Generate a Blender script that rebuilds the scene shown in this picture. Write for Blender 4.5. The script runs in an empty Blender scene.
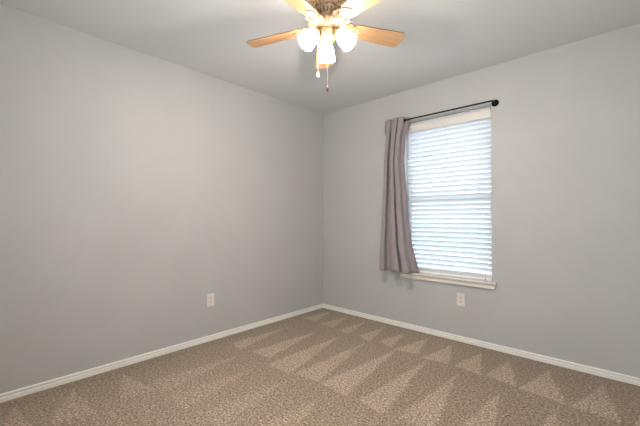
import bpy, bmesh, math, random
from mathutils import Vector, Matrix, Euler, noise
random.seed(4)
C = bpy.context.scene.collection
R = math.radians
PI = math.pi

# ------------------------------------------------------------------ camera
W, L, H = 3.10, 3.36, 2.44          # room: x 0..W, y -L..0, z 0..H
YAW, PITCH, FPX = R(42.75), R(0.95), 331.0
cd = bpy.data.cameras.new('camera')
cd.sensor_width = 36.0
cd.lens = FPX * 36.0 / 640.0
cd.clip_start = 0.02
cam = bpy.data.objects.new('camera', cd)
C.objects.link(cam)
cam.location = (2.814, -3.098, 1.119)
cam.rotation_euler = (PI / 2 + PITCH, 0, YAW)
bpy.context.scene.camera = cam

# ------------------------------------------------------------------ light
wd = bpy.data.worlds.new('sky')
bpy.context.scene.world = wd
wd.use_nodes = True
bg = wd.node_tree.nodes['Background']
bg.inputs[0].default_value = (0.83, 0.93, 1.0, 1)
bg.inputs[1].default_value = 3.35
vs = bpy.context.scene.view_settings
vs.view_transform = 'Standard'
vs.look = 'None'
vs.exposure = 0.09
vs.gamma = 1.0
vs.use_curve_mapping = False
BULB_W = 15.0          # each of the three bulbs
SHADE_GLOW = 34.0
FILL_W = 26.0         # added fill light, set in the unseen doorway behind the camera
ld = bpy.data.lights.new('fill_light', 'AREA')
ld.shape = 'RECTANGLE'
ld.size, ld.size_y = 0.6, 0.6
ld.energy = FILL_W
ld.color = (0.88, 0.96, 1.0)
lo = bpy.data.objects.new('fill_light', ld)
C.objects.link(lo)
lo.location = (2.44, -L - 0.08, 1.15)
lo.rotation_euler = (R(140), 0, R(40))     # faces +y into the room

# ------------------------------------------------------------------ materials
def srgb(r, g, b):
    return tuple(((c / 255) / 12.92 if c / 255 <= 0.04045 else ((c / 255 + 0.055) / 1.055) ** 2.4) for c in (r, g, b)) + (1,)

def mat(name, col, rough=0.6, metal=0.0, spec=0.5, emit=None, es=0.0, trans=0.0):
    m = bpy.data.materials.new(name)
    m.use_nodes = True
    b = m.node_tree.nodes['Principled BSDF']
    b.inputs['Base Color'].default_value = col
    b.inputs['Roughness'].default_value = rough
    b.inputs['Metallic'].default_value = metal
    b.inputs['Specular IOR Level'].default_value = spec
    if emit:
        b.inputs['Emission Color'].default_value = emit
        b.inputs['Emission Strength'].default_value = es
    if trans:
        b.inputs['Transmission Weight'].default_value = trans
    return m

def nodes(m):
    nt = m.node_tree
    return nt, nt.nodes['Principled BSDF'], nt.nodes['Material Output']

def noise_tex(nt, scale, detail=2, rough=0.5):
    tc = nt.nodes.new('ShaderNodeTexCoord')
    n = nt.nodes.new('ShaderNodeTexNoise')
    n.inputs['Scale'].default_value = scale
    n.inputs['Detail'].default_value = detail
    n.inputs['Roughness'].default_value = rough
    nt.links.new(tc.outputs['Object'], n.inputs['Vector'])
    return n

def add_bump(m, scale, strength, dist=0.002, detail=3):
    nt, b, _ = nodes(m)
    n = noise_tex(nt, scale, detail)
    bp = nt.nodes.new('ShaderNodeBump')
    bp.inputs['Strength'].default_value = strength
    bp.inputs['Distance'].default_value = dist
    nt.links.new(n.outputs['Fac'], bp.inputs['Height'])
    nt.links.new(bp.outputs['Normal'], b.inputs['Normal'])

def add_tint(m, scale, c1, c2, detail=3, lo=0.35, hi=0.65):
    nt, b, _ = nodes(m)
    n = noise_tex(nt, scale, detail)
    r = nt.nodes.new('ShaderNodeValToRGB')
    r.color_ramp.elements[0].position = lo
    r.color_ramp.elements[1].position = hi
    r.color_ramp.elements[0].color = c1
    r.color_ramp.elements[1].color = c2
    nt.links.new(n.outputs['Fac'], r.inputs['Fac'])
    nt.links.new(r.outputs['Color'], b.inputs['Base Color'])

M_wall = mat('wall_paint', srgb(196, 196, 196), 0.55, spec=0.3)
add_tint(M_wall, 3.0, srgb(192, 191, 189), srgb(195, 194, 192))
add_bump(M_wall, 70, 0.25, 0.003)
M_ceil = mat('ceiling_paint', srgb(223, 223, 224), 0.8, spec=0.2)
add_bump(M_ceil, 45, 0.5, 0.004, 4)
M_base = mat('baseboard_paint', srgb(250, 246, 238), 0.35)
add_bump(M_base, 12, 0.05, 0.002)
M_sill = mat('sill_paint', srgb(232, 225, 216), 0.35)
add_bump(M_sill, 15, 0.05, 0.002)
M_frame = mat('window_vinyl', srgb(235, 236, 238), 0.4)
add_bump(M_frame, 30, 0.03)
M_glass = mat('window_glass', (1, 1, 1, 1), 0.0)
nt, b, out = nodes(M_glass)
g = nt.nodes.new('ShaderNodeBsdfGlossy'); g.inputs['Roughness'].default_value = 0.02
t = nt.nodes.new('ShaderNodeBsdfTransparent'); t.inputs['Color'].default_value = (0.95, 0.98, 0.98, 1)
mx = nt.nodes.new('ShaderNodeMixShader'); mx.inputs[0].default_value = 0.05
nt.links.new(t.outputs[0], mx.inputs[1]); nt.links.new(g.outputs[0], mx.inputs[2]); nt.links.new(mx.outputs[0], out.inputs[0])

def translucent_mat(name, col, tcol, fac, rough=0.5):
    m = mat(name, col, rough)
    nt, b, out = nodes(m)
    tr = nt.nodes.new('ShaderNodeBsdfTranslucent'); tr.inputs['Color'].default_value = tcol
    mx = nt.nodes.new('ShaderNodeMixShader'); mx.inputs[0].default_value = fac
    nt.links.new(b.outputs[0], mx.inputs[1]); nt.links.new(tr.outputs[0], mx.inputs[2]); nt.links.new(mx.outputs[0], out.inputs[0])
    return m
M_slat = translucent_mat('blind_vinyl', srgb(240, 240, 242), (0.92, 0.94, 0.98, 1), 0.42, 0.4)
add_bump(M_slat, 60, 0.02)
M_val = mat('blind_valance', srgb(228, 223, 218), 0.45)
M_rail = mat('blind_rail', srgb(250, 251, 253), 0.4)
add_bump(M_rail, 60, 0.02)
add_bump(M_val, 60, 0.02)
M_cord = mat('blind_cord', srgb(215, 218, 225), 0.8)
M_curt = translucent_mat('curtain_fabric', srgb(170, 158, 160), srgb(180, 172, 190), 0.18, 0.85)
add_tint(M_curt, 160, srgb(165, 153, 154), srgb(177, 165, 166), 2)
nt, b, _ = nodes(M_curt)
b.inputs['Sheen Weight'].default_value = 0.3
M_black = mat('black_iron', srgb(26, 23, 22), 0.4, 0.6)
add_bump(M_black, 90, 0.05)
M_plate = mat('outlet_plastic', srgb(235, 228, 220), 0.35)
M_socket = mat('outlet_socket', srgb(228, 218, 208), 0.4)
M_hole = mat('outlet_hole', srgb(90, 82, 76), 0.7)
M_screw = mat('screw_metal', srgb(190, 185, 175), 0.3, 0.9)
M_door = mat('door_paint', srgb(228, 224, 216), 0.4)
M_lawn = mat('lawn_grass', srgb(150, 160, 140), 0.9)
add_tint(M_lawn, 6, srgb(140, 146, 140), srgb(185, 186, 182), 6)
M_road = mat('street_concrete', srgb(200, 198, 195), 0.9)
add_tint(M_road, 4, srgb(180, 180, 180), srgb(215, 212, 208), 5)
# fan
M_fan = mat('fan_antique_white', srgb(170, 140, 108), 0.45, 0.0)
add_tint(M_fan, 55, srgb(128, 94, 62), srgb(190, 160, 126), 4, 0.38, 0.58)
M_slot = mat('fan_vent_slot', srgb(120, 84, 50), 0.7)
M_brass = mat('fan_brass', srgb(190, 150, 90), 0.3, 0.9)
M_chain = mat('chain_metal', srgb(210, 200, 185), 0.3, 0.8)
M_fob = mat('fob_dark_wood', srgb(92, 70, 58), 0.4)
M_fobw = mat('fob_ivory', srgb(245, 238, 225), 0.4)
M_blade = mat('blade_light_wood', srgb(222, 186, 140), 0.32)
nt, b, _ = nodes(M_blade)
tc = nt.nodes.new('ShaderNodeTexCoord')
mp = nt.nodes.new('ShaderNodeMapping'); mp.inputs['Scale'].default_value = (2.5, 45, 20)
n = nt.nodes.new('ShaderNodeTexNoise'); n.inputs['Scale'].default_value = 2.0; n.inputs['Detail'].default_value = 4
rp = nt.nodes.new('ShaderNodeValToRGB')
rp.color_ramp.elements[0].color = srgb(176, 132, 90); rp.color_ramp.elements[0].position = 0.3
rp.color_ramp.elements[1].color = srgb(196, 156, 114); rp.color_ramp.elements[1].position = 0.7
nt.links.new(tc.outputs['Object'], mp.inputs[0]); nt.links.new(mp.outputs[0], n.inputs['Vector'])
nt.links.new(n.outputs['Fac'], rp.inputs[0]); nt.links.new(rp.outputs[0], b.inputs['Base Color'])
M_edge = mat('blade_dark_edge', srgb(120, 92, 66), 0.5)
M_shade = mat('frosted_glass', srgb(255, 244, 225), 0.4, emit=(1.0, 0.89, 0.77, 1), es=SHADE_GLOW)
add_bump(M_shade, 30, 0.02)
M_bulb = mat('bulb_glass', (1, 1, 1, 1), 0.4, emit=(1.0, 0.84, 0.62, 1), es=30.0)

# carpet: two-tone fleck, the nap brushed lighter in vacuum wedges (attribute "nap")
M_carpet = mat('carpet_pile', srgb(150, 130, 112), 0.95, spec=0.1)
nt, b, out = nodes(M_carpet)
b.inputs['Sheen Weight'].default_value = 0.25
tc = nt.nodes.new('ShaderNodeTexCoord')
v = nt.nodes.new('ShaderNodeTexNoise'); v.inputs['Scale'].default_value = 105; v.inputs['Detail'].default_value = 4; v.inputs['Roughness'].default_value = 0.75
nt.links.new(tc.outputs['Object'], v.inputs['Vector'])
v2 = nt.nodes.new('ShaderNodeTexNoise'); v2.inputs['Scale'].default_value = 68; v2.inputs['Detail'].default_value = 2
nt.links.new(tc.outputs['Object'], v2.inputs['Vector'])
vm = nt.nodes.new('ShaderNodeMix'); vm.data_type = 'FLOAT'; vm.inputs[0].default_value = 0.35
nt.links.new(v.outputs['Fac'], vm.inputs[2]); nt.links.new(v2.outputs['Fac'], vm.inputs[3])
r1 = nt.nodes.new('ShaderNodeValToRGB')
r1.color_ramp.elements[0].position = 0.38; r1.color_ramp.elements[0].color = srgb(94, 76, 59)
r1.color_ramp.elements[1].position = 0.62; r1.color_ramp.elements[1].color = srgb(222, 203, 183)
e = r1.color_ramp.elements.new(0.5); e.color = srgb(162, 141, 121)
nt.links.new(vm.outputs[0], r1.inputs['Fac'])
at = nt.nodes.new('ShaderNodeAttribute'); at.attribute_name = 'nap'
r2 = nt.nodes.new('ShaderNodeMix'); r2.data_type = 'RGBA'; r2.blend_type = 'MULTIPLY'
r2.inputs[0].default_value = 1.0
mr = nt.nodes.new('ShaderNodeValToRGB')
mr.color_ramp.elements[0].color = (0.76, 0.73, 0.69, 1); mr.color_ramp.elements[1].color = (1.28, 1.30, 1.34, 1)
nt.links.new(at.outputs['Fac'], mr.inputs['Fac'])
nt.links.new(r1.outputs['Color'], r2.inputs[6]); nt.links.new(mr.outputs['Color'], r2.inputs[7])
nt.links.new(r2.outputs[2], b.inputs['Base Color'])
bp = nt.nodes.new('ShaderNodeBump'); bp.inputs['Strength'].default_value = 0.7; bp.inputs['Distance'].default_value = 0.008
nt.links.new(vm.outputs[0], bp.inputs['Height']); nt.links.new(bp.outputs['Normal'], b.inputs['Normal'])

# ------------------------------------------------------------------ helpers
def obj(name, bm, m, parent=None, smooth=False, loc=None, rot=None, bevel=0.0, mats=None):
    me = bpy.data.meshes.new(name)
    bmesh.ops.recalc_face_normals(bm, faces=bm.faces)
    bm.to_mesh(me); bm.free()
    me.materials.append(m)
    for k in (mats or []): me.materials.append(k)
    if smooth:
        for p in me.polygons: p.use_smooth = True
    o = bpy.data.objects.new(name, me)
    C.objects.link(o)
    if parent: o.parent = parent
    if loc: o.location = loc
    if rot: o.rotation_euler = rot
    if bevel:
        md = o.modifiers.new('bevel', 'BEVEL'); md.width = bevel; md.segments = 2; md.limit_method = 'ANGLE'
    return o

def empty(name, loc=(0, 0, 0), rot=(0, 0, 0), parent=None):
    o = bpy.data.objects.new(name, None); C.objects.link(o)
    o.location = loc; o.rotation_euler = rot
    o.empty_display_size = 0.1
    if parent: o.parent = parent
    return o

def tag(o, label=None, cat=None, group=None, kind=None):
    if label: o['label'] = label
    if cat: o['category'] = cat
    if group: o['group'] = group
    if kind: o['kind'] = kind
    return o

def box(bm, x0, x1, y0, y1, z0, z1, mi=0):
    vs_ = [bm.verts.new(p) for p in ((x0, y0, z0), (x1, y0, z0), (x1, y1, z0), (x0, y1, z0), (x0, y0, z1), (x1, y0, z1), (x1, y1, z1), (x0, y1, z1))]
    for f in ((0, 3, 2, 1), (4, 5, 6, 7), (0, 1, 5, 4), (1, 2, 6, 5), (2, 3, 7, 6), (3, 0, 4, 7)):
        fc = bm.faces.new([vs_[i] for i in f]); fc.material_index = mi

def lathe(bm, prof, seg=40, mtx=None, cap=True):
    """prof = [(r, z)...]"""
    rings = []
    for r, z in prof:
        if r < 1e-5:
            rings.append([bm.verts.new((0, 0, z))])
        else:
            rings.append([bm.verts.new((r * math.cos(2 * PI * k / seg), r * math.sin(2 * PI * k / seg), z)) for k in range(seg)])
    for a, c in zip(rings, rings[1:]):
        for k in range(seg):
            k2 = (k + 1) % seg
            if len(a) == 1 and len(c) == 1: continue
            if len(a) == 1: bm.faces.new((a[0], c[k], c[k2]))
            elif len(c) == 1: bm.faces.new((a[k], a[k2], c[0]))
            else: bm.faces.new((a[k], a[k2], c[k2], c[k]))
    if cap:
        for rg in (rings[0], rings[-1]):
            if len(rg) > 1: bm.faces.new(rg)
    if mtx:
        vv = [v for rg in rings for v in rg]
        for v in vv: v.co = mtx @ v.co

def tube(bm, pts, r, seg=8, taper=None):
    pts = [Vector(p) for p in pts]
    rings = []
    up = Vector((0, 0, 1))
    for i, p in enumerate(pts):
        d = (pts[min(i + 1, len(pts) - 1)] - pts[max(i - 1, 0)]).normalized()
        a = up if abs(d.z) < 0.95 else Vector((1, 0, 0))
        u = d.cross(a).normalized(); w = d.cross(u).normalized()
        rr = r if taper is None else r * taper[i]
        rings.append([bm.verts.new(p + rr * (math.cos(2 * PI * k / seg) * u + math.sin(2 * PI * k / seg) * w)) for k in range(seg)])
    for a, c in zip(rings, rings[1:]):
        for k in range(seg):
            bm.faces.new((a[k], a[(k + 1) % seg], c[(k + 1) % seg], c[k]))
    bm.faces.new(rings[0]); bm.faces.new(rings[-1])

def prism_x(bm, prof, x0, x1):
    """profile in (y,z) swept along x"""
    a = [bm.verts.new((x0, y, z)) for y, z in prof]
    c = [bm.verts.new((x1, y, z)) for y, z in prof]
    n = len(prof)
    for k in range(n):
        bm.faces.new((a[k], a[(k + 1) % n], c[(k + 1) % n], c[k]))
    bm.faces.new(a); bm.faces.new(c)

def S(name, bm, m, **kw):
    o = obj(name, bm, m, **kw)
    if o.parent is None: tag(o, kind='structure')
    return o

# ------------------------------------------------------------------ the room shell
T = 0.16
WX0, WX1, WZ0, WZ1 = 1.12, 1.966, 0.556, 2.10      # window opening
# carpet with brushed wedges
tris = []
def tri(ax, ay, bx0, by0, bx1, by1, s=1.0): tris.append(((ax, ay), (bx0, by0), (bx1, by1), s))
for ax, ay, lx, ly, rx, ry in (
    (.20, -.09, .13, -.48, .32, -.46), (.47, -.11, .41, -.49, .60, -.51), (.72, -.11, .68, -.54, .83, -.53),
    (.98, -.12, .92, -.51, 1.10, -.57), (1.22, -.15, 1.14, -.50, 1.31, -.55), (1.44, -.11, 1.34, -.58, 1.54, -.53),
    (1.67, -.13, 1.60, -.58, 1.80, -.54), (1.92, -.16, 1.84, -.54, 2.05, -.57), (2.13, -.15, 2.06, -.55, 2.27, -.58),
    (2.38, -.14, 2.29, -.59, 2.54, -.63), (2.69, -.17, 2.56, -.62, 2.78, -.64), (2.95, -.15, 2.83, -.62, 3.06, -.60)):
    tri(ax, ay, lx, ly, rx, ry)
for ax, ay, lx, ly, rx, ry in (
    (.24, -.80, .20, -1.43, .38, -1.48), (.55, -.68, .48, -1.43, .70, -1.41), (.80, -.64, .78, -1.50, 1.02, -1.48),
    (1.07, -.62, 1.05, -1.45, 1.25, -1.43), (1.36, -.57, 1.28, -1.43, 1.51, -1.44), (1.65, -.57, 1.59, -1.42, 1.78, -1.46),
    (1.91, -.66, 1.86, -1.42, 2.06, -1.40), (2.20, -.74, 2.13, -1.45, 2.36, -1.42), (2.50, -.72, 2.42, -1.40, 2.64, -1.42),
    (2.80, -.72, 2.70, -1.40, 2.94, -1.42)):
    tri(ax, ay, lx, ly, rx, ry, 0.95)
for ax, ay, lx, ly, rx, ry in (
    (.48, -1.55, .40, -2.2, .62, -2.2), (.76, -1.58, .68, -2.2, .90, -2.2), (1.08, -1.58, 1.0, -2.15, 1.22, -2.15),
    (1.41, -1.57, 1.33, -2.1, 1.57, -2.1), (1.72, -1.58, 1.62, -2.1, 1.86, -2.1), (2.02, -1.58, 1.92, -2.1, 2.16, -2.1),
    (2.36, -1.58, 2.26, -2.1, 2.46, -2.1)):
    tri(ax, ay, lx, ly, rx, ry, 0.6)
for ax, ay, lx, ly, rx, ry in (
    (.14, -2.59, .50, -2.76, .58, -2.56), (.13, -2.87, .45, -3.0, .50, -2.82), (.15, -2.30, .50, -2.42, .55, -2.22),
    (.14, -3.12, .48, -3.22, .52, -3.05)):
    tri(ax, ay, lx, ly, rx, ry, 0.8)

def sd_tri(px, py, t):
    """signed distance-ish: + inside"""
    d = 9.0
    pts = t[:3]
    area = (pts[1][0] - pts[0][0]) * (pts[2][1] - pts[0][1]) - (pts[2][0] - pts[0][0]) * (pts[1][1] - pts[0][1])
    sg = 1 if area > 0 else -1
    for i in range(3):
        x0, y0 = pts[i]; x1, y1 = pts[(i + 1) % 3]
        ln = math.hypot(x1 - x0, y1 - y0)
        c = sg * ((x1 - x0) * (py - y0) - (y1 - y0) * (px - x0)) / ln
        d = min(d, c)
    return d
bm = bmesh.new()
NX, NY = 300, 326
nap = []
grid = []
boxes = [(min(p[0] for p in t[:3]) - .04, max(p[0] for p in t[:3]) + .04, min(p[1] for p in t[:3]) - .04, max(p[1] for p in t[:3]) + .04) for t in tris]
for j in range(NY + 1):
    row = []
    for i in range(NX + 1):
        x = W * i / NX; y = -L * j / NY
        wob = noise.noise((x * 9, y * 9, 0)) * 0.014 + noise.noise((x * 40, y * 40, 3)) * 0.006
        val = 0.0
        for t, bb in zip(tris, boxes):
            if bb[0] < x < bb[1] and bb[2] < y < bb[3]:
                s = sd_tri(x + wob, y + wob * 0.6, t)
                val = max(val, min(1, max(0, s / 0.014 + 0.5)) * t[3])
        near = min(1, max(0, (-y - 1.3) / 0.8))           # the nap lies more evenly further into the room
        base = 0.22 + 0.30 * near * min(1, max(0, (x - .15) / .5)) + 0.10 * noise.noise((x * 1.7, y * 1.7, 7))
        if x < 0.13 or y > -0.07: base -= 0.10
        n_ = base + (0.95 - base) * val * (0.88 + 0.3 * noise.noise((x * 5, y * 5, 11)))
        nap.append(min(1, max(0, n_)))
        row.append(bm.verts.new((x, y, 0.0012 * noise.noise((x * 60, y * 60, 1)))))
    grid.append(row)
for j in range(NY):
    for i in range(NX):
        bm.faces.new((grid[j][i], grid[j + 1][i], grid[j + 1][i + 1], grid[j][i + 1]))
fl = S('floor', bm, M_carpet)
a_ = fl.data.attributes.new('nap', 'FLOAT', 'POINT')
a_.data.foreach_set('value', nap)

bm = bmesh.new(); box(bm, -T, W + T, -L - T, T, H, H + 0.12); S('ceiling', bm, M_ceil)
bm = bmesh.new(); box(bm, -T, 0, -L - T, T, -0.05, H); S('wall_left', bm, M_wall)
bm = bmesh.new()
box(bm, 0, WX0, 0, T, -0.05, H); box(bm, WX1, W + T, 0, T, -0.05, H)
box(bm, WX0, WX1, 0, T, -0.05, WZ0); box(bm, WX0, WX1, 0, T, WZ1, H)
S('wall_back', bm, M_wall)
bm = bmesh.new(); box(bm, W, W + T, -L - T, 0, -0.05, H); S('wall_right', bm, M_wall)
DX0, DX1, DZ = 2.02, 2.86, 2.05
bm = bmesh.new()
box(bm, 0, DX0, -L - T, -L, -0.05, H); box(bm, DX1, W, -L - T, -L, -0.05, H); box(bm, DX0, DX1, -L - T, -L, DZ, H)
S('wall_front', bm, M_wall)
# unseen hall floor; doorway behind the camera added for the fill light
bm = bmesh.new()
box(bm, 1.2, 3.6, -L - 1.3, -L - T, -0.05, 0.0); S('floor_hall', bm, M_carpet)
# door casing and an open door leaf behind the camera
dc = empty('door_1', (DX0, -L, 0)); tag(dc, kind='structure')
bm = bmesh.new()
box(bm, -0.06, 0.0, 0, 0.014, 0, DZ + 0.06); box(bm, DX1 - DX0, DX1 - DX0 + 0.06, 0, 0.014, 0, DZ + 0.06); box(bm, 0, DX1 - DX0, 0, 0.014, DZ, DZ + 0.06)
obj('door_casing', bm, M_door, dc, bevel=0.003)

# baseboards: rounded bead over a shallow groove over a flat face
bh = 0.049
def bb_prof(d=1):
    return [(0, 0.001), (-0.016, 0.001), (-0.016, bh * 0.47), (-0.015, bh * 0.52), (-0.004, bh * 0.53), (-0.004, bh * 0.73),
            (-0.011, bh * 0.74), (-0.0125, bh * 0.79), (-0.0125, bh * 0.90), (-0.008, bh * 0.98), (0, bh)]
def baseboard(name, x0, x1, loc, rz):
    bm = bmesh.new(); prism_x(bm, bb_prof(), x0, x1)
    o = S(name, bm, M_base, loc=loc, rot=(0, 0, rz)); return o
baseboard('baseboard_back', 0.0, W, (0, 0, 0), 0)
baseboard('baseboard_left', 0.0, L - 0.016, (0, -L, 0), PI / 2)        # local -y -> +x
baseboard('baseboard_right', 0.013, L, (W, 0, 0), -PI / 2)
baseboard('baseboard_front', W - DX0 + 0.06, W - 0.013, (W, -L, 0), PI)

# ------------------------------------------------------------------ window
win = empty('window_1', ((WX0 + WX1) / 2, 0.125, WZ0)); tag(win, kind='structure')
ww = (WX1 - WX0) / 2; wh = WZ1 - WZ0; MR = 0.775
bm = bmesh.new()
fw = 0.022
box(bm, -ww, -ww + fw, -0.03, 0.03, 0, wh); box(bm, ww - fw, ww, -0.03, 0.03, 0, wh)
box(bm, -ww + fw, ww - fw, -0.03, 0.03, 0, fw); box(bm, -ww + fw, ww - fw, -0.03, 0.03, wh - fw, wh)
obj('window_frame', bm, M_frame, win, bevel=0.002)
for nm, z0, z1, y0 in (('lower_sash', fw, MR + 0.02, -0.022), ('upper_sash', MR - 0.02, wh - fw, 0.004)):
    bm = bmesh.new(); s = 0.024
    x0, x1 = -ww + fw, ww - fw
    box(bm, x0, x0 + s, y0, y0 + 0.02, z0, z1); box(bm, x1 - s, x1, y0, y0 + 0.02, z0, z1)
    box(bm, x0 + s, x1 - s, y0, y0 + 0.02, z0, z0 + 0.03); box(bm, x0 + s, x1 - s, y0, y0 + 0.02, z1 - 0.04, z1)
    so = obj(nm, bm, M_frame, win, bevel=0.002)
    bm = bmesh.new(); box(bm, x0 + s, x1 - s, y0 + 0.008, y0 + 0.012, z0 + 0.03, z1 - 0.04)
    obj('pane', bm, M_glass, so)
# wooden sill board with a moulded apron
bm = bmesh.new()
SX0, SX1, SY = 1.075, 2.0, -0.034
SZ = 0.574
prism_x(bm, [(0.0, SZ - 0.018), (0.0, SZ), (SY + 0.004, SZ), (SY, SZ - 0.005), (SY, SZ - 0.013), (SY + 0.004, SZ - 0.018)], SX0, SX1)
prism_x(bm, [(0.0, SZ), (0.0, SZ - 0.018), (0.094, SZ - 0.018), (0.094, SZ)], WX0, WX1)
sill = obj('window_sill', bm, M_sill, win); sill.matrix_parent_inverse = Matrix.Translation(-win.location)
bm = bmesh.new()
prism_x(bm, [(0, SZ - 0.018), (-0.022, SZ - 0.018), (-0.016, SZ - 0.026), (-0.014, SZ - 0.044), (-0.022, SZ - 0.048), (-0.022, SZ - 0.058), (0, SZ - 0.060)], SX0 + 0.015, SX1 - 0.012)
apron = obj('sill_apron', bm, M_sill, win); apron.matrix_parent_inverse = Matrix.Translation(-win.location)

# ------------------------------------------------------------------ outdoors
bm = bmesh.new(); box(bm, -30, 34, 0.5, 60, -0.45, -0.35)
S('ground', bm, M_lawn)
bm = bmesh.new(); box(bm, -30, 34, 6.5, 12.5, -0.349, -0.33)
S('street', bm, M_road)

# ------------------------------------------------------------------ blind
bl = empty('window_blind', (1.557, 0.052, 0))
tag(bl, 'white horizontal slat blind lowered over the window, slats half open', 'window blind')
bw = 0.397
bm = bmesh.new(); box(bm, -bw, bw, -0.028, 0.028, WZ1 - 0.045, WZ1 - 0.002)
obj('headrail', bm, M_slat, bl)
bm = bmesh.new()
prism_x(bm, [(-0.036, 1.998), (-0.042, 2.004), (-0.042, 2.072), (-0.036, 2.078), (-0.032, 2.078), (-0.032, 1.998)], -bw - 0.004, bw + 0.006)
obj('valance', bm, M_val, bl)
def slat_mesh(name, tilt):
    bm = bmesh.new()
    n = 6; hw = 0.0245; th = 0.0026
    ct, st = math.cos(tilt), math.sin(tilt)
    prof = []
    for k in range(n + 1):
        u = -hw + 2 * hw * k / n; w = 0.0022 * (1 - (u / hw) ** 2)
        prof.append((u, w + th / 2))
    for k in range(n, -1, -1):
        u = -hw + 2 * hw * k / n; w = 0.0022 * (1 - (u / hw) ** 2)
        prof.append((u, w - th / 2))
    prof = [(u * ct - w * -st, -u * st + w * ct) for u, w in prof]     # room edge (u<0) raised
    prism_x(bm, prof, -bw, bw)
    return bm
TILT = R(46)
z = 0.664; PITCHZ = 0.0445
first = None
while z < 2.05:
    if first is None:
        first = obj('slat', slat_mesh('slat', TILT), M_slat, bl, loc=(0, 0, z)); 
    else:
        c = first.copy(); C.objects.link(c); c.parent = bl; c.location = (0, 0, z)
    z += PITCHZ
f2 = None
for k in range(7):
    zz = 0.6035 + k * 0.0042
    if f2 is None: f2 = obj('slat', slat_mesh('slat', 0), M_rail, bl, loc=(0, 0, zz))
    else:
        c = f2.copy(); C.objects.link(c); c.parent = bl; c.location = (0, 0, zz)
bm = bmesh.new(); box(bm, -bw, bw, -0.026, 0.026, 0.5765, 0.600)
br = obj('bottom_rail', bm, M_rail, bl, bevel=0.003)
for dx in (-0.30, 0.0, 0.30):
    bm = bmesh.new()
    tube(bm, [(dx, -0.0275, 0.59), (dx, -0.0275, 2.055)], 0.0009, 5)
    tube(bm, [(dx, 0.0275, 0.59), (dx, 0.0275, 2.055)], 0.0009, 5)
    obj('ladder_cord', bm, M_cord, bl)
bm = bmesh.new(); lathe(bm, [(0.0, 0), (0.006, 0), (0.006, 0.002), (0, 0.002)], 16, Matrix.Translation((0.345, -0.0262, 0.588)) @ Matrix.Rotation(PI / 2, 4, 'X'))
obj('rail_button', bm, M_fob, br)

# ------------------------------------------------------------------ curtain rod
RY, RZ = -0.080, 2.110
rod = empty('curtain_rod', (1.47, 0, RZ))
tag(rod, 'thin black metal curtain rod mounted across the top of the window', 'curtain rod')
def wrap(x): return x - 1.47
bm = bmesh.new()
pts = []
for x, sgn in ((0.985, -1), (2.0, 1)):
    arc = []
    rr = 0.022
    for k in range(7):
        a = (PI / 2) * k / 6
        arc.append((wrap(x) + sgn * (-rr + rr * math.sin(a)), RY + rr - rr * math.cos(a), 0))
    arc.append((wrap(x), -0.006, 0))
    pts = (arc[::-1] + pts) if sgn == -1 else (pts + arc)
tube(bm, pts, 0.0075, 12)
obj('pole', bm, M_black, rod, smooth=True)
for x in (0.985, 2.0):
    bm = bmesh.new()
    lathe(bm, [(0, 0.0), (0.029, 0.0), (0.030, 0.003), (0.028, 0.008), (0.018, 0.011), (0.013, 0.020), (0.0, 0.020)], 32,
          Matrix.Translation((wrap(x), 0, 0)) @ Matrix.Rotation(PI / 2, 4, 'X'))
    obj('wall_flange', bm, M_black, rod, smooth=True)

# ------------------------------------------------------------------ curtain
cu = empty('curtain', (1.05, -0.08, 0))
tag(cu, 'grey fabric curtain panel gathered on the rod at the left side of the window', 'curtain')
def lerp_tab(tab, z):
    if z >= tab[0][0]: return tab[0][1]
    for (z0, v0), (z1, v1) in zip(tab, tab[1:]):
        if z0 >= z >= z1:
            t = (z0 - z) / (z0 - z1); t = t * t * (3 - 2 * t) * 0.35 + t * 0.65
            return v0 + (v1 - v0) * t
    return tab[-1][1]
LEFT = [(2.14, .982), (2.0, .966), (1.7, .942), (1.0, .912), (.58, .888)]
RIGHT = [(2.14, 1.215), (2.06, 1.205), (1.95, 1.165), (1.7, 1.145), (1.3, 1.18), (.9, 1.222), (.58, 1.30)]
AMP = [(2.14, .038), (1.9, .040), (1.2, .046), (.58, .060)]
NU, NZ = 200, 60
NW = 3.4
bm = bmesh.new()
cols = []
ZT, ZB = 2.140, 0.583
for j in range(NZ + 1):
    z = ZT + (ZB - ZT) * j / NZ
    row = []
    dn = (ZT - z) / (ZT - ZB)
    for i in range(NU + 1):
        u = i / NU
        # folds bunch unevenly, deeper to the left
        uu = u + 0.018 * math.sin(2 * PI * u * 2 + 1.0) + 0.03 * dn * math.sin(2 * PI * u * 1.3 + 2.0)
        ph = 2 * PI * NW * u + 0.9 * dn * math.sin(5 * u + 1)
        s_ = math.sin(ph)
        sh = math.copysign(abs(s_) ** (0.8), s_)
        a = lerp_tab(AMP, z) * (1 + 0.25 * math.sin(7 * u + 2) * dn)
        x = lerp_tab(LEFT, z) + (lerp_tab(RIGHT, z) - lerp_tab(LEFT, z)) * uu
        x -= 0.31 * a * math.sin(2 * ph + 0.3 * dn)
        y = a * sh + 0.003 * dn * math.sin(17 * u + 6 * z)
        if dn > 0.3: y -= 0.028 * (dn - 0.3) / 0.7
        hf = min(1, max(0, (z - 1.98) / 0.07)); hf = hf * hf * (3 - 2 * hf)
        uf = min(1, max(0, (u - 0.80) / 0.08))
        y = y * (1 - 0.5 * hf) - hf * 0.030 * (1 - uf)
        row.append(bm.verts.new((x - 1.05, y, z)))
    cols.append(row)
for j in range(NZ):
    for i in range(NU):
        bm.faces.new((cols[j][i], cols[j + 1][i], cols[j + 1][i + 1], cols[j][i + 1]))
pan = obj('panel', bm, M_curt, cu, smooth=True)
md = pan.modifiers.new('solid', 'SOLIDIFY'); md.thickness = 0.0016
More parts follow.
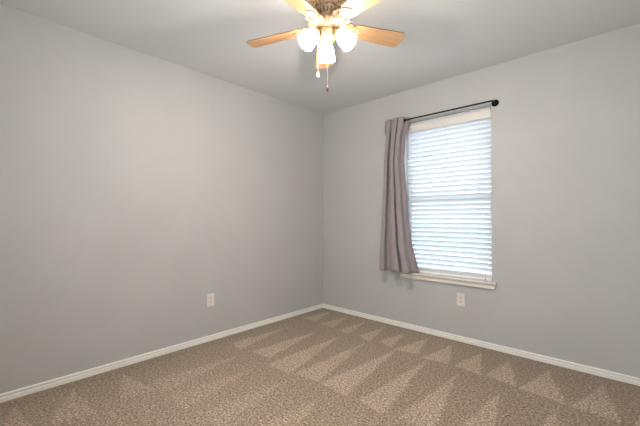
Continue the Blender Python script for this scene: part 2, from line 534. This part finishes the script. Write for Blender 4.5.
# grommets where the fabric crosses the rod
k = 0
for q in (6,):
    u = q / (2 * NW)
    uu = u + 0.018 * math.sin(2 * PI * u * 2 + 1.0)
    x = .982 + (1.2125 - .982) * uu
    bm = bmesh.new()
    prof = []
    Rg, rg = 0.0155, 0.0045
    seg = 24; sec = 8
    rings = []
    for a in range(seg):
        A = 2 * PI * a / seg
        rings.append([bm.verts.new(((rg * 0.8) * math.sin(2 * PI * b / sec), (Rg + rg * math.cos(2 * PI * b / sec)) * math.cos(A), (Rg + rg * math.cos(2 * PI * b / sec)) * math.sin(A))) for b in range(sec)])
    for a in range(seg):
        for b in range(sec):
            bm.faces.new((rings[a][b], rings[(a + 1) % seg][b], rings[(a + 1) % seg][(b + 1) % sec], rings[a][(b + 1) % sec]))
    obj('grommet', bm, M_black, cu, smooth=True, loc=(x - 1.05, 0, RZ))

# ------------------------------------------------------------------ outlets
def outlet(loc, rz, label):
    e_ = empty('wall_outlet', loc, (0, 0, rz)); tag(e_, label, 'electrical outlet')
    bm = bmesh.new(); box(bm, -0.035, 0.035, -0.0055, 0.0, -0.0575, 0.0575)
    obj('cover_plate', bm, M_plate, e_, bevel=0.0025)
    for s in (-1, 1):
        bm = bmesh.new()
        zc = s * 0.0195
        prof = []
        for k in range(28):
            a = 2 * PI * k / 28
            prof.append((0.0172 * math.cos(a), max(-0.0125, min(0.0125, 0.0172 * math.sin(a)))))
        a0 = [bm.verts.new((x, -0.005, zc + z)) for x, z in prof]; a1 = [bm.verts.new((x, -0.0072, zc + z)) for x, z in prof]
        for k in range(28): bm.faces.new((a0[k], a0[(k + 1) % 28], a1[(k + 1) % 28], a1[k]))
        bm.faces.new(a1)
        so = obj('socket', bm, M_socket, e_)
        bm = bmesh.new()
        box(bm, -0.0075, -0.0055, -0.0076, -0.0071, zc + 0.000, zc + 0.008)
        box(bm, 0.0055, 0.0075, -0.0076, -0.0071, zc + 0.001, zc + 0.008)
        lathe(bm, [(0, 0), (0.0026, 0), (0.0026, 0.0006), (0, 0.0006)], 12, Matrix.Translation((0, -0.0070, zc - 0.006)) @ Matrix.Rotation(PI / 2, 4, 'X'))
        obj('slot', bm, M_hole, so)
    bm = bmesh.new(); lathe(bm, [(0, 0), (0.0035, 0), (0.003, 0.0012), (0, 0.0015)], 12, Matrix.Translation((0, -0.0055, 0)) @ Matrix.Rotation(PI / 2, 4, 'X'))
    obj('screw', bm, M_screw, e_)
outlet((0, -1.538, 0.371), PI / 2, 'ivory duplex outlet low on the long left wall')
outlet((1.700, 0, 0.379), 0, 'ivory duplex outlet on the wall just below the window sill')

# ------------------------------------------------------------------ ceiling fan
fx, fy = -math.sin(YAW), math.cos(YAW)
rx_, ry_ = math.cos(YAW), math.sin(YAW)
HUB = (1.553, -1.672)
fan = empty('ceiling_fan', (HUB[0], HUB[1], H), (0, 0, YAW))      # local +y = away from the doorway corner
tag(fan, 'five-blade ceiling fan with light wood blades and three lit frosted glass shades', 'ceiling fan')
def Z(z): return z - H
bm = bmesh.new()
lathe(bm, [(0.0, Z(2.4399)), (0.075, Z(2.4399)), (0.085, Z(2.432)), (0.104, Z(2.418)), (0.112, Z(2.40)), (0.112, Z(2.368)), (0.100, Z(2.350)), (0.084, Z(2.337)), (0.076, Z(2.328)), (0.0, Z(2.328))], 56)
obj('motor_housing', bm, M_fan, fan, smooth=True, bevel=0)
bm = bmesh.new()
lathe(bm, [(0.0, Z(2.3285)), (0.072, Z(2.3285)), (0.074, Z(2.322)), (0.069, Z(2.316)), (0.060, Z(2.296)), (0.048, Z(2.282)), (0.050, Z(2.278)), (0.045, Z(2.272)), (0.0, Z(2.272))], 56)
vr = obj('vent_ring', bm, M_fan, fan, smooth=True)
for k in range(18):
    a = 2 * PI * (k + 0.5) / 18
    bm = bmesh.new()
    ca, sa = math.cos(a), math.sin(a)
    pts = [(0.0675 * ca, 0.0675 * sa, Z(2.3125)), (0.0625 * ca, 0.0625 * sa, Z(2.300)), (0.0555 * ca, 0.0555 * sa, Z(2.290))]
    tube(bm, pts, 0.0048, 6)
    obj('vent_slot', bm, M_slot, vr)
bm = bmesh.new()
lathe(bm, [(0.0, Z(2.2725)), (0.042, Z(2.2725)), (0.046, Z(2.262)), (0.040, Z(2.254)), (0.060, Z(2.250)), (0.100, Z(2.246)), (0.112, Z(2.240)), (0.113, Z(2.232)), (0.104, Z(2.222)), (0.080, Z(2.212)), (0.058, Z(2.206)), (0.0, Z(2.206))], 56)
obj('flywheel', bm, M_fan, fan, smooth=True)
bm = bmesh.new()
lathe(bm, [(0.0, Z(2.2065)), (0.052, Z(2.2065)), (0.052, Z(2.198)), (0.048, Z(2.182)), (0.040, Z(2.170)), (0.036, Z(2.160)), (0.034, Z(2.146)), (0.026, Z(2.136)), (0.016, Z(2.130)), (0.012, Z(2.118)), (0.005, Z(2.110)), (0.0, Z(2.109))], 48)
lk = obj('light_kit', bm, M_fan, fan, smooth=True)

# blades: azimuth 0 = away, clockwise from above
BZ = 2.238
BR0, BR1 = 0.150, 0.502
def blade_bm():
    """blade along +x, upper face z+, pitch applied later"""
    out_ = []
    hw0, hw1 = 0.050, 0.063
    pts = [(BR0 + 0.012, -hw0 + 0.010), (BR0 + 0.03, -hw0)]
    pts += [(BR1 - 0.045, -hw1)]
    for k in range(1, 7):
        a = -PI / 2 + (PI / 2) * k / 7
        pts.append((BR1 - 0.030 + 0.030 * math.cos(a) * 1.0 - 0.0, -hw1 + 0.030 + 0.030 * math.sin(a)))
    pts.append((BR1, -hw1 + 0.034))
    half = pts
    full = half + [(x, -y) for x, y in reversed(half)]
    bm = bmesh.new()
    th = 0.0028
    lo_ = [bm.verts.new((x, y, -th)) for x, y in full]; hi_ = [bm.verts.new((x, y, th)) for x, y in full]
    n = len(full)
    for k in range(n):
        f = bm.faces.new((lo_[k], lo_[(k + 1) % n], hi_[(k + 1) % n], hi_[k])); f.material_index = 1
    bm.faces.new(lo_); bm.faces.new(hi_)
    return bm
def iron_bm():
    bm = bmesh.new()
    # spearhead plate under the blade
    pl = [(0.095, -0.014), (0.125, -0.020), (0.150, -0.036), (0.172, -0.040), (0.188, -0.026), (0.200, -0.010), (0.212, 0.0)]
    full = pl + [(x, -y) for x, y in reversed(pl[:-1])]
    lo_ = [bm.verts.new((x, y, -0.0075)) for x, y in full]; hi_ = [bm.verts.new((x, y, -0.0032)) for x, y in full]
    n = len(full)
    for k in range(n): bm.faces.new((lo_[k], lo_[(k + 1) % n], hi_[(k + 1) % n], hi_[k]))
    bm.faces.new(lo_); bm.faces.new(hi_)
    # scrolled arms
    for s in (-1, 1):
        pts = []
        for k in range(13):
            t = k / 12
            x = 0.055 + 0.115 * t
            y = s * (0.016 + 0.030 * math.sin(PI * t) ** 1.0 * (0.6 + 0.4 * t) + 0.012 * t)
            zz = 0.010 - 0.020 * math.sin(PI * t)
            pts.append((x, y, zz))
        tube(bm, pts, 0.0060, 8)
        pts = []
        for k in range(14):                       # curl
            a = k / 13 * 1.6 * PI
            rr = 0.015 * (1 - 0.55 * k / 13)
            pts.append((0.128 + rr * math.cos(a + 0.5), s * (0.040 + rr * math.sin(a + 0.5)), -0.010))
        tube(bm, pts, 0.0042, 6)
    pts = [(0.05, 0, 0.014), (0.075, 0, 0.002), (0.10, 0, -0.005), (0.13, 0, -0.006)]
    tube(bm, pts, 0.010, 8)
    return bm
PITCH_B = R(12)
THETA = -2.0
protoB = protoI = None
for k in range(5):
    az = THETA + 72 * k
    ang = R(90 - az)                                 # local frame: +y away, +x right
    droop = 0.046 * math.sin(R(az))                  # the fan hangs very slightly out of level
    # clockwise-side edge raised: local y of blade is anticlockwise side -> lower it
    rot = (Matrix.Rotation(ang, 4, 'Z') @ Matrix.Rotation(0.035 - droop, 4, 'Y') @ Matrix.Rotation(-PITCH_B, 4, 'X')).to_euler()
    irot = (Matrix.Rotation(ang, 4, 'Z') @ Matrix.Rotation(0.035 - droop, 4, 'Y') @ Matrix.Rotation(-PITCH_B, 4, 'X')).to_euler()
    if protoB is None:
        protoB = obj('blade', blade_bm(), M_blade, fan, mats=[M_edge]); protoI = obj('blade_iron', iron_bm(), M_fan, fan, smooth=False)
        protoS = []
        for (sx, sy) in ((0.165, -0.022), (0.165, 0.022), (0.195, 0.0)):
            bm = bmesh.new()
            lathe(bm, [(0, -0.0095), (0.003, -0.0095), (0.0045, -0.0075), (0, -0.0075)], 10, Matrix.Translation((sx, sy, 0)))
            protoS.append(obj('screw', bm, M_brass, protoI))
        B, I = protoB, protoI
    else:
        B = protoB.copy(); C.objects.link(B); B.parent = fan
        I = protoI.copy(); C.objects.link(I); I.parent = fan
        for ps in protoS:
            s2 = ps.copy(); C.objects.link(s2); s2.parent = I
    B.location = (0, 0, Z(BZ)); B.rotation_euler = rot
    I.location = (0, 0, Z(BZ)); I.rotation_euler = irot

# three bell shades on curved arms
TS = R(42)      # lean of the shade axis from straight down
def shade_bm():
    bm = bmesh.new()
    out_ = [(0.020, 0.0), (0.026, -0.006), (0.036, -0.022), (0.045, -0.045), (0.051, -0.070), (0.054, -0.092), (0.0565, -0.112), (0.058, -0.118)]
    inn = [(r - 0.003, z) for r, z in reversed(out_)]
    lathe(bm, out_ + inn, 40, cap=False)
    return bm
pS = None
for k, az in enumerate((0.5, 120.5, 240.5)):
    a = R(90 - az)
    base = Matrix.Rotation(a, 4, 'Z')
    # local x outward; neck point
    nx, nz = 0.072, 2.178
    m4 = base @ Matrix.Translation((nx, 0, Z(nz))) @ Matrix.Rotation(-TS, 4, 'Y')
    loc, q, _ = m4.decompose()
    bm = bmesh.new()
    dx, dz = math.sin(TS), -math.cos(TS)
    pts = [(0.045, 0, Z(2.196)), (0.056, 0, Z(2.196)), (0.064, 0, Z(2.188)), (nx + 0.004 * dx, 0, Z(nz) + 0.004 * dz + 0.003)]
    tube(bm, [base @ Vector(p) for p in pts], 0.0075, 10)
    arm = obj('lamp_arm', bm, M_fan, fan, smooth=True)
    bm = bmesh.new()
    lathe(bm, [(0, 0.010), (0.014, 0.010), (0.024, 0.004), (0.027, -0.004), (0.026, -0.014), (0.020, -0.016), (0, -0.016)], 28)
    for v in bm.verts: v.co = m4 @ v.co
    obj('shade_holder', bm, M_fan, arm, smooth=True)
    if pS is None:
        pS = obj('lamp_shade', shade_bm(), M_shade, fan, smooth=True)
        bm = bmesh.new()
        lathe(bm, [(0, -0.016), (0.012, -0.018), (0.013, -0.034), (0.022, -0.052), (0.026, -0.068), (0.022, -0.084), (0.012, -0.094), (0, -0.097)], 24)
        pB = obj('bulb', bm, M_bulb, pS, smooth=True)
        s, bb_ = pS, pB
    else:
        s = pS.copy(); C.objects.link(s); s.parent = fan
        bb_ = pB.copy(); C.objects.link(bb_); bb_.parent = s
    s.location = loc; s.rotation_euler = q.to_euler(); s.scale = (0.88, 0.88, 0.88)
    pl_ = bpy.data.lights.new('bulb_light', 'POINT'); pl_.energy = BULB_W; pl_.color = (1.0, 0.925, 0.84); pl_.shadow_soft_size = 0.02
    po = bpy.data.objects.new('bulb_light', pl_); C.objects.link(po); po.parent = s; po.location = (0, 0, -0.112)

# pull chains
def chain(x, y, ztop, zbot, m, cream):
    bm = bmesh.new()
    tube(bm, [(x, y, Z(ztop)), (x, y, Z(zbot + 0.02))], 0.0009, 5)
    zz = ztop
    while zz > zbot + 0.02:
        bmesh.ops.create_icosphere(bm, subdivisions=1, radius=0.0016, matrix=Matrix.Translation((x, y, Z(zz)))); zz -= 0.006
    c = obj('pull_chain', bm, M_chain, fan)
    bm = bmesh.new()
    lathe(bm, [(0, 0.022), (0.003, 0.021), (0.004, 0.012), (0.0085, 0.003), (0.009, -0.006), (0.006, -0.012), (0, -0.014)] if cream else
          [(0, 0.020), (0.003, 0.019), (0.0055, 0.010), (0.0075, 0.0), (0.006, -0.010), (0, -0.014)], 16, Matrix.Translation((x, y, Z(zbot))))
    obj('pull_knob', bm, m, c, smooth=True)
chain(-0.053, -0.020, 2.195, 1.938, M_fobw, True)
chain(0.0, -0.056, 2.180, 1.845, M_fob, False)
